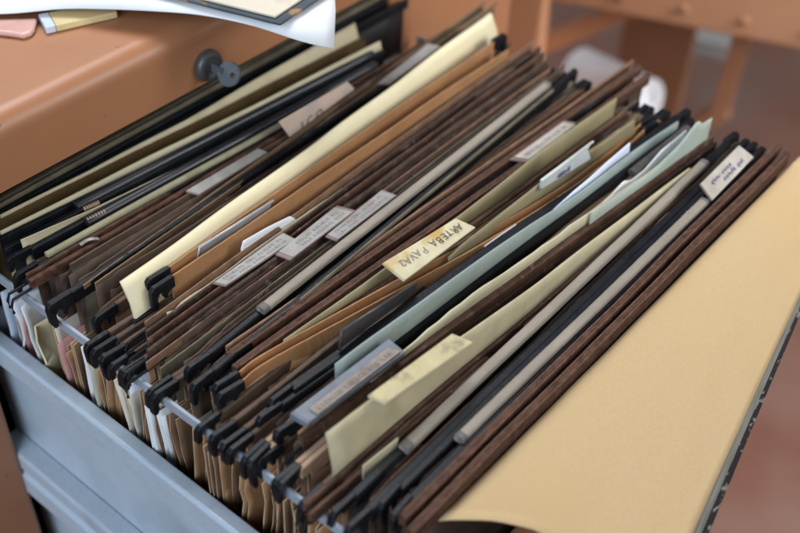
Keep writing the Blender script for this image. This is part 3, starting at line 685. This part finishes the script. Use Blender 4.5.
# paper that stands in the folders
standing_sheet('C1', 'dull cream sheet nearest the cabinet, under its lock', 'creamdull')
standing_sheet('C2', 'narrow cream sheet between olive brown card and black rods', 'creamdull')
standing_sheet('C3', 'short olive cream strip lying between the two black rods', 'creamdull', 'paper_strip')
standing_sheet('S1', 'tall bright cream sheet across the whole drawer', 'cream', wave=.0015)
standing_sheet('W1', 'torn white paper scrap peeking from the tan folder', 'white', 'paper_scrap')
standing_sheet('S2', 'olive yellow sheet under the yellowed hand lettered label', 'olivepaper')
standing_sheet('S2b', 'pale olive sheet beside the milky tab', 'olivepaper')
standing_sheet('W2', 'small white slip against the thick black folder', 'white', 'paper_slip')
standing_sheet('P1', 'lilac white crumpled sheet leaning on the teal sheet', 'lilac', wave=.002)
standing_sheet('S3', 'long teal sheet in front of the thick black folder', 'teal', wave=.0015)
standing_sheet('S4', 'long wavy beige sheet in front of the blue grey label holder', 'beigegreen', wave=.002, edge_noise=.0012)
standing_sheet('S4b', 'pale teal sheet with torn far end leaning on the beige one', 'tealpale', wave=.0015)
standing_sheet('P2', 'white sheet sticking up behind the pale teal end', 'white', wave=.001)
s5 = standing_sheet('S5', 'cream yellow card with a mottled tab folded along its top', 'yellowpaper', 'index_card', 'card')
flat_tab('T13', s5, 'tabyellow', 'tabmottle', (.01, .04), .0022)
standing_sheet('C5', 'small grey cream strip by the near end of the grey rod', 'creamdull', 'paper_strip')
# edges of paper seen in the gap between rail and drawer side
DOCS = [(.282, 'bluewhite', .011, -.034, 'bluish white plastic sheet at the drawer back corner', 'plastic_sheet'), (.275, 'pinkpaper', .009, -.040, 'pink sheet next to the bluish white plastic', 'paper_sheet'),
        (.268, 'white', .012, -.040, 'crumpled off white sheet beside the pink one', 'paper_sheet'), (.260, 'white', .010, -.036, 'second crumpled off white sheet, nearer the front', 'paper_sheet'),
        (.250, 'cream', .010, -.045, 'cream flap between crumpled white and brown edges', 'paper_sheet'), (.241, 'cov_tan', .007, -.035, 'tan card edge below the twin black loops', 'card_sheet'),
        (.232, 'pinkpaper', .009, -.040, 'dusty pink sheet edge below the rail end', 'paper_sheet'), (.224, 'cov_tan', .007, -.035, 'tan card edge with clip between pink and white', 'card_sheet'),
        (.212, 'white', .008, -.034, 'clean white sheet edge left of the green cream sheet', 'paper_sheet'), (.203, 'greencream', .008, -.034, 'green cream sheet edge below the hook cluster', 'paper_sheet'),
        (.193, 'cov_tan', .006, -.034, 'tan card edge in front of the green cream sheet', 'card_sheet'), (.184, 'offwhite', .006, -.034, 'off white sheet edge before the lilac one', 'paper_sheet'),
        (.175, 'lilac', .007, -.034, 'lilac white sheet edge under the rail', 'paper_sheet'), (.166, 'cov_brown', .006, -.033, 'brown card edge between lilac and white sheets', 'card_sheet'),
        (.158, 'white', .007, -.034, 'first of two white edges left of olive panel', 'paper_sheet'), (.151, 'white', .006, -.036, 'second of two white edges left of olive panel', 'paper_sheet'),
        (.143, 'cov_brown', .006, -.032, 'brown card edge next to the olive grey panel', 'card_sheet'), (.127, 'olivegrey', .005, -.030, 'wide olive grey card panel under the rail', 'card_sheet'),
        (.113, 'cov_brown', .005, -.030, 'brown card panel right of the olive grey one', 'card_sheet'), (.106, 'cov_tan', .004, -.034, 'thin tan card edge between brown panels', 'paper_sheet'),
        (.093, 'cov_tan', .003, -.034, 'curling tan card below the double hook', 'card_sheet'), (.082, 'cov_tan', .002, -.036, 'second curling tan card, nearer the drawer front', 'card_sheet'),
        (.064, 'cov_brown', .003, -.032, 'broad brown card under the tan sleeved folder', 'card_sheet'), (.045, 'cov_tan', .002, -.032, 'tan card edge nearest the drawer front', 'card_sheet')]
for i, (y, m, t, zt, lb, nm_) in enumerate(DOCS):
    rnd = random.Random(i*11+3); rows = []; skx = rnd.uniform(-.010, .010); sky = rnd.uniform(-.008, .008); xe = -.0075+rnd.uniform(-.003, .0035); curl = rnd.uniform(-.003, .006)
    crump = .006 if 'crumpled' in lb else .004 if 'curling' in lb or 'flap' in lb else .0012
    if 'crumpled' in lb or 'flap' in lb: xe -= .005; zt += .006
    for r in range(14):
        f = r/13; row = []
        for j in range(14):
            g = (j/13)**1.8; x = xe+(.34-xe)*g
            yy = y - curl*math.exp(-g*30)*(.4+f) + crump*noise.noise((g*22, f*(5 if crump < .005 else 14)+i, 4.4))
            z = zt+(FOLD_BOTTOM-zt)*f + .003*noise.noise((g*9, i*2.2, 1))
            row.append(V(max(-.0103, x)+(.0015 if crump < .003 else .0045)*noise.noise((f*(7 if crump < .003 else 11), i*1.9, 8)), yy, z))
        rows.append([V(max(p.x + skx*f*(1-j/13), -.0106), p.y + sky*f, p.z) for j, p in enumerate(row)])
    mb = MB(); mb.grid(rows, M[m])
    bundle = rows
    dob = tag(mb.build(nm_, None, smooth=True, solid=.0007 if t < .008 else .0010, rim=M['cutedge'] if m in ('cov_brown', 'cov_tan') else None), lb, 'card' if nm_ == 'card_sheet' else 'paper', 'papers hanging inside the folders')
    for q in range(0 if 'crumpled' in lb else rnd.choice((1, 2, 2, 3))):
        dy = -.0022*(q+1)-rnd.uniform(0, .0012); dx = rnd.uniform(-.003, .004); sd = rnd.uniform(0, 50); dz = rnd.uniform(-.006, .002)
        r2 = [[V(max(-.0106, p.x+dx*(1-j/13))+.0016*noise.noise((ri*.9, sd, 3)), p.y+dy+.0014*noise.noise((j*.8, ri*.7, sd)), p.z+dz*(1-ri/13)) for j, p in enumerate(row)] for ri, row in enumerate(bundle)]
        m2 = rnd.choice((m, m, 'offwhite', 'cov_brown', 'cov_tan', 'creamdull')) if y > .135 else rnd.choice((m, 'cov_brown', 'cov_tan'))
        mb = MB(); mb.grid(r2, M[m2]); mb.build('page', dob, smooth=True, solid=.0005, rim=M['cutedge'] if m2 in ('cov_brown', 'cov_tan') else None)

# dull steel fastener pinched on the thin rust folder
mb = MB(); p = V(.030, .2432, .0012)
mb.sweep(smooth_line([p+V(-.005, .0016, 0), p+V(-.001, .0006, .0012), p+V(.002, -.0006, .0012), p+V(.005, -.0016, 0)], 14), prof_box(.0022, .0007, .0002), M['clipsteel'])
tag(mb.build('paper_fastener', None), 'small dull steel paper fastener pinched on the rust bars', 'fastener')

# ================================================================== manila folder over the drawer front
man = empty('manila_folder', (.2, -.05, -.05)); tag(man, 'wide plain manila folder lying open over the drawer front', 'folder')
def man_pt(s, t):
    # s along the folder (0 near end, 1 far end), t from the rust bars (0) to the free edge (1)
    sn = .0165 + .030*min(1, t*2.6)**.8                    # near edge sweeps back from the bars
    ax = .0165+(.380-.0165)*s; ay = -.0082-.0035*s
    e0 = V(.055, -.098, -.030); e1 = V(.395, -.043, -.030)
    x0 = sn; k = (x0-.0165)
    a = V(ax, ay, -.007); e = e0.lerp(e1, s)
    p = a.lerp(e, t)
    p.x += k*(1-s)**3*.32
    p.z += .004*math.sin(math.pi*t)*(1-.3*s) + .005*math.exp(-s*14)*math.sin(math.pi*min(1, t*1.8))
    return p
def man_layer(dz, m, name, s0=0., s1=1., t1=1., thick=.0008):
    rows = [[man_pt(s0+(s1-s0)*i/40, t1*j/24)+V(0, 0, dz+.0006*noise.noise((i*.3, j*.3, dz*900))) for i in range(41)] for j in range(25)]
    mb = MB(); mb.grid(rows, M[m]); return mb.build(name, man, smooth=True, solid=thick)
man_layer(0, 'manila', 'front_cover')
man_layer(-.0026, 'greyedge', 'inner_sheets', .012, 1., 1.035, .0020)
man_layer(-.0056, 'marble', 'back_cover', .02, 1., 1.068, .0024)

# ================================================================== the drawer
dr = empty('file_drawer', (.185, .12, -.29)); tag(dr, 'blue grey steel file drawer pulled out and crammed with folders', 'drawer')
def wall(prof_mats, x_sign, x_off, name):
    pass
Y0, Y1 = -.012, .30
mb = MB()   # near side panel: folded lip, recessed face
prof = [(-.0112, -.0655), (-.0192, -.0648), (-.0206, -.0664), (-.0212, -.0815), (-.0158, -.0850), (-.0146, -.150), (-.0146, -.275), (-.0112, -.275)]
n = len(prof)
vs = [(x, y, z) for y in (Y0, Y1) for x, z in prof]
for i in range(n):
    j = (i+1) % n; mb.add([vs[i], vs[j], vs[n+j], vs[n+i]], [(0, 1, 2, 3)], M['steeldust'] if i == 2 else M['steel'])
mb.add(vs[:n], [tuple(range(n))], M['steel']); mb.add(vs[n:], [tuple(range(n))], M['steel'])
mb.build('side_panel', dr, bevel=.0010, weld=True)
mb = MB(); mb.box(.386, .392, Y0, Y1, -.275, -.085, M['steel']); mb.build('side_panel', dr, bevel=.001)
mb = MB(); mb.box(-.0110, .3858, Y1-.004, Y1-.001, -.275, -.06, M['steel']); mb.build('back_panel', dr)
mb = MB(); mb.box(-.0110, .3858, Y0, Y1-.005, -.275, -.272, M['steel']); mb.build('bottom_panel', dr)
mb = MB(); mb.box(-.030, .395, Y0-.014, Y0-.0005, -.285, -.075, M['copper']); mb.build('front_panel', dr, bevel=.002)
for x, zz in ((-.0105, -.0125), (.379, -.040)):
    mb = MB(); mb.box(x-.0010, x+.0010, Y0+.001, Y1-.006, zz-.0065, zz, M['rail']); mb.build('rail', dr, bevel=.0005)
mb = MB()   # runner on the near side
prof = [(-.0148, -.1565), (-.0258, -.158), (-.0270, -.161), (-.0270, -.172), (-.0252, -.176), (-.0280, -.179), (-.0280, -.196), (-.0148, -.198)]
n = len(prof); vs = [(x, y, z) for y in (Y0, Y1-.002) for x, z in prof]
for i in range(n):
    j = (i+1) % n; mb.add([vs[i], vs[j], vs[n+j], vs[n+i]], [(0, 1, 2, 3)], M['steeldust'] if i in (0,) else M['steel'])
mb.add(vs[:n], [tuple(range(n))], M['steel']); mb.add(vs[n:], [tuple(range(n))], M['steel'])
mb.build('runner', dr, bevel=.0006, weld=True)

# ================================================================== the cabinet
cab = empty('filing_cabinet', (.2, .5, -.68)); tag(cab, 'copper brown enamelled filing cabinet with lock and key in its front', 'cabinet')
mb = MB()   # top with rounded front edge and front rail, one folded sheet
prof = [(.280, .0285), (.280, .058)] + [(.280+.012-.012*math.cos(a), .0580+.012*math.sin(a)) for a in [math.radians(t) for t in (15, 30, 45, 60, 75, 90)]] + [(.85, .070), (.85, .055), (.300, .055), (.300, .0285)]
n = len(prof); vs = [(x, y, z) for x in (-.095, .52) for y, z in prof]
for i in range(n):
    j = (i+1) % n; mb.add([vs[i], vs[j], vs[n+j], vs[n+i]], [(0, 1, 2, 3)], M['copper'])
mb.add(vs[:n], [tuple(range(n))], M['copper']); mb.add(vs[n:], [tuple(range(n))], M['copper'])
mb.build('top_panel', cab, smooth=True, weld=True, split=40)
mb = MB(); mb.box(-.095, -.0265, .2802, .310, -.68, .0283, M['copper']); mb.build('front_post', cab, bevel=.003)
mb = MB(); mb.box(.352, .52, .3005, .330, -.68, .0283, M['copper']); mb.build('front_post', cab, bevel=.003)
mb = MB(); mb.box(-.095, -.080, .3102, .85, -.68, .0548, M['copper']); mb.build('side_panel', cab)
mb = MB(); mb.box(.505, .5198, .3302, .85, -.68, .0548, M['copper']); mb.build('side_panel', cab)
mb = MB(); mb.box(-.0798, .5048, .835, .8498, -.68, .0548, M['void']); mb.build('back_panel', cab)
mb = MB(); mb.box(-.0262, .3518, .2815, .300, -.680, -.300, M['copper']); mb.build('lower_drawer_front', cab, bevel=.003)
mb = MB(); mb.box(-.0798, .5048, .312, .834, -.31, -.298, M['void']); mb.build('inner_shelf', cab)
lk = V(.1541, .2798, .041)
mb = MB(); mb.lathe(lk, (0, -1, 0), [(.0098, 0), (.0098, .0035), (.0088, .0052), (.0062, .0055), (.0058, .0046)], M['locksteel'], 36)
lock = mb.build('lock', cab, smooth=False, bevel=.0004)
# the key: a thing of its own, turned in the lock
key = empty('key', (lk.x, lk.y-.005, lk.z)); tag(key, 'small round headed steel key turned in the cabinet lock', 'key')
mb = MB(); ky = lk.y-.0047
mb.box(lk.x-.0008, lk.x+.0008, ky-.010, ky+.0, lk.z-.0026, lk.z+.0026, M['keysteel']); mb.build('blade', key, bevel=.0003)
mb = MB(); k = 28; cy = ky-.0185; R = .0076; ax = V(1, 0, 0)
tw = math.radians(24); ex = V(.18, -.98, 0).normalized(); eh = V(math.sin(tw), 0, math.cos(tw)); en = ex.cross(eh)
ctr = V(lk.x+.0015, ky-.0135, lk.z)
outer = [ctr+ex*R*math.cos(2*math.pi*i/k)+eh*R*math.sin(2*math.pi*i/k) for i in range(k)]
inner = [ctr+ex*(.003+.0018*math.cos(2*math.pi*i/k))+eh*.0018*math.sin(2*math.pi*i/k) for i in range(k)]
for off in (-.0009, .0009):
    vs = [p+en*off for p in outer]+[p+en*off for p in inner]
    mb.add(vs, [(i, (i+1) % k, k+(i+1) % k, k+i) for i in range(k)], M['keysteel'])
for ring in (outer, inner):
    vs = [p-en*.0009 for p in ring]+[p+en*.0009 for p in ring]
    mb.add(vs, [(i, (i+1) % k, k+(i+1) % k, k+i) for i in range(k)], M['keysteel'])
mb.build('bow', key, bevel=.0003)

# ------------------------------------------------------------------ paper on the cabinet
def drape(edge, back_dir, depth, m, name, label, cat, thick=.0004, lift=0.0, sag=0):
    rows = []
    for r in range(10):
        f = r/9; rows.append([Vector(p)+Vector(back_dir)*depth*f+V(0, 0, (.0735+lift-Vector(p).z)*min(1, f*2.2)+.001*noise.noise((p[0]*30, f*4, 2))) for p in edge])
    mb = MB(); mb.grid(rows, M[m]); return tag(mb.build(name, None, smooth=True, solid=thick), label, cat)
W = smooth_line([Vector(p) for p in [(.03, .405, .077), (.0739, .359, .077), (.0983, .3359, .079), (.1114, .3164, .081), (.1256, .2897, .084), (.1403, .2645, .085), (.1513, .2362, .085), (.1636, .2101, .080), (.18, .1998, .072)]], 40)
wr = [Vector(p) for p in [(.18, .1998, .072), (.1913, .2092, .082), (.2031, .2198, .086), (.27, .285, .0835), (.34, .35, .076)]]
wr = smooth_line(wr, 20); rows = []
for i, q in enumerate(wr):
    d = q-wr[0]; f = i/(len(wr)-1)
    rows.append([V(p.x+d.x, p.y+d.y, max(.0722, min(.0862, p.z+d.z*(j/39))-(.010*f if p.y+d.y > .30 else 0))) for j, p in enumerate(W)])
mb = MB(); mb.grid(rows, M['white']); tag(mb.build('paper_sheet', None, smooth=True, solid=.0004), 'large white sheet drooping over the cabinet top edge', 'paper')
bk = empty('book', (.17, .26, .086)); tag(bk, 'old book with frayed dark cover and stained page on the white sheet', 'book')
c0, c1, c2 = V(.1385, .283, .0885), V(.1576, .2183, .0885), V(.2055, .2245, .0885)
e1 = (c0-c1); e2 = (c2-c1)*3.0; e1 = e1*2.4
poly = []
for a, b in ((c1, c1+e2), (c1+e2, c1+e2+e1), (c1+e2+e1, c1+e1), (c1+e1, c1)):
    for i in range(14):
        p = a.lerp(b, i/14); poly.append(p+V(.0012*noise.noise((p.x*90, p.y*90, 1)), .0012*noise.noise((p.x*90, p.y*90, 5)), 0))
mb = MB(); mb.prism(poly, (0, 0, .0016), M['bookcover']); mb.build('cover', bk, bevel=.0005)
q1 = c1+e1*.035+e2*.022; mb = MB(); pg = [q1, q1+e2*.93, q1+e2*.93+e1*.93, q1+e1*.93]
mb.prism([p+V(0, 0, .0018) for p in pg], (0, 0, .0016), M['bookpage']); mb.build('pages', bk, bevel=.0006)
# pink wrapper and yellowed pad under the white sheet
pk = [(.0742, .3597), (.0886, .3459), (.0800, .3370), (.0765, .3352), (.0717, .3358), (.0686, .3425), (.064, .350), (.060, .366)]
mb = MB(); mb.prism([V(x, y, .0703) for x, y in pk], (0, 0, .0035), M['pinkplastic']); tag(mb.build('candy_wrapper', None, smooth=False, bevel=.0016, bseg=3), 'shiny pink wrapper peeping out under the white sheet', 'wrapper')
pad = empty('note_pad', (.10, .335, .0705)); tag(pad, 'yellowed note pad corner with white end under the sheet', 'note pad')
P0 = [V(.0905, .347, .0705), V(.0840, .3315, .0705), V(.1230, .3170, .0705), V(.130, .333, .0705)]
mb = MB(); mb.prism([quad_uv([P0[0], P0[1], P0[2], P0[3]], u, v) for u, v in ((.14, 0), (.14, 1), (1, 1), (1, 0))], (0, 0, .004), M['padyellow']); mb.build('pages', pad, bevel=.0005)
mb = MB(); mb.prism([quad_uv([P0[0], P0[1], P0[2], P0[3]], u, v) for u, v in ((0, 0), (0, 1), (.135, 1), (.135, 0))], (0, 0, .0042), M['bluewhite']); mb.build('binding', pad, bevel=.0005)

# ================================================================== room behind: floor and a second brown desk
mb = MB(); mb.add([(-6, -6, -.68), (8, -6, -.68), (8, 8, -.68), (-6, 8, -.68)], [(0, 1, 2, 3)], M['floor'])
tag(mb.build('floor'), kind='structure')
O = V(.8444, .4574, 0); ev = V(.3388, -.9409, 0); nv = V(.9409, .3388, 0)
def D(s, t, z): return O+ev*s+nv*t+V(0, 0, z)
def dbox(mb, s0, s1, t0, t1, z0, z1, m):
    vs = [D(s, t, z) for z in (z0, z1) for t in (t0, t1) for s in (s0, s1)]
    mb.add(vs, [(0,2,3,1), (4,5,7,6), (0,1,5,4), (2,6,7,3), (0,4,6,2), (1,3,7,5)], m)
desk = empty('office_desk', D(.2, .3, -.68)); tag(desk, 'blurred copper brown metal desk standing behind the drawer', 'desk')
mb = MB(); dbox(mb, -.06, .95, 0, .02, -.25, .05, M['coppertan']); mb.build('apron', desk, bevel=.004)
mb = MB(); dbox(mb, -.08, .97, -.02, .62, .051, .075, M['coppertan']); mb.build('desk_top', desk, bevel=.004)
for s, z in ((.09, -.232), (.165, -.232), (.235, -.232), (.31, -.232)):
    mb = MB(); mb.lathe(D(s, -.0002, z+.004), -nv, [(.006, 0), (.006, .002), (.003, .004)], M['copperdark'], 16); mb.build('bolt', desk)
mb = MB(); dbox(mb, .073, .178, .25, .27, -.62, -.06, M['copperdark']); mb.build('drawer_pedestal', desk, bevel=.004)
mb = MB(); mb.sweep([D(.242, .12, -.20), D(.235, .12, -.425)], prof_box(.024, .022, .004), M['coppertan'], up=nv); mb.build('frame_leg', desk, bevel=.002)
mb = MB(); mb.sweep([D(.243, .121, -.412), D(.02, .121, -.665)], prof_box(.022, .024, .004), M['coppertan'], up=nv); mb.build('lower_brace', desk, bevel=.002)
mb = MB(); mb.sweep([D(-.10, .045, -.40), D(.16, .045, -.212)], prof_box(.02, .024, .005), M['coppertan'], up=nv); mb.build('brace', desk)
mb = MB(); dbox(mb, -.055, .005, -.02, .02, -.66, .05, M['coppertan']); mb.build('front_leg', desk, bevel=.005)
mb = MB(); dbox(mb, .16, .235, .34, .42, -.475, -.445, M['scrap']); tag(mb.build('paper_bundle', None, bevel=.004), 'pale grey paper bundle under the blurred desk', 'paper bundle')
for a, b, r, lb in ((V(.955, .455, -.40), V(.925, .335, -.385), .034, 'thick white paper roll standing out behind the folders'), (V(.905, .415, -.42), V(.872, .335, -.412), .022, 'thinner white paper roll below the thick one')):
    d = b-a; L = d.length
    mb = MB(); mb.lathe(a, d, [(r*.55, .004), (r*.55, 0), (r, 0), (r, L), (r*.55, L), (r*.55, L-.004)], M['roll'], 40)
    tag(mb.build('paper_roll', None, smooth=True, split=40), lb, 'paper roll')

# ================================================================== light: large soft openings plus an added background fill, no direct sun
w = bpy.data.worlds.new('World'); SC.world = w; w.use_nodes = True
bg = w.node_tree.nodes['Background']; bg.inputs['Color'].default_value = (.62, .72, .85, 1); bg.inputs['Strength'].default_value = .12
def area(name, loc, target, sx, sy, power, col):
    l = bpy.data.lights.new(name, 'AREA'); l.shape = 'RECTANGLE'; l.size = sx; l.size_y = sy; l.energy = power; l.color = col
    o = bpy.data.objects.new(name, l); COL.objects.link(o); o.location = loc
    o.rotation_euler = (Vector(target)-Vector(loc)).to_track_quat('-Z', 'Y').to_euler()
    return o
area('window_light', (-2.0, -.35, 1.05), (0, .1, -.1), 1.8, 1.8, 50, (.75, .87, 1.0))
area('skylight', (.6, .95, 1.9), (.15, .1, 0), 1.15, 1.15, 38, (.97, .97, 1.0))
area('room_light', (.7, -1.9, 1.3), (.2, .1, 0), 1.8, 1.4, 16, (1.0, .94, .86))
area('background_fill', (1.4, -1.3, .7), (1.1, .42, -.45), 1.0, 1.0, 11, (.95, .97, 1.0)).data.spread = math.radians(64)  # unseen lamp added to brighten the desk, rolls and floor behind

# ================================================================== camera
cam = bpy.data.cameras.new('camera'); co = bpy.data.objects.new('camera', cam); COL.objects.link(co); SC.camera = co
Rv, Uv, Bv = V(.6367, -.7704, .0319), V(.4973, .4419, .7466), V(-.5893, -.4595, .6645)
mx = Matrix((Rv, Uv, Bv)).transposed().to_4x4(); mx.translation = V(-.2187, -.1646, .3899)
co.matrix_world = mx
cam.sensor_width = 36; cam.lens = 1093.97/800*36; cam.clip_start = .01; cam.clip_end = 60
cam.dof.use_dof = True; cam.dof.focus_distance = .570; cam.dof.aperture_fstop = 4.8; cam.dof.aperture_blades = 7

SC.view_settings.view_transform = 'Standard'; SC.view_settings.look = 'None'; SC.view_settings.exposure = .22; SC.view_settings.gamma = 1
SC.render.engine = 'CYCLES'
SC.cycles.use_denoising = True
SC.cycles.max_bounces = 8; SC.cycles.transparent_max_bounces = 12
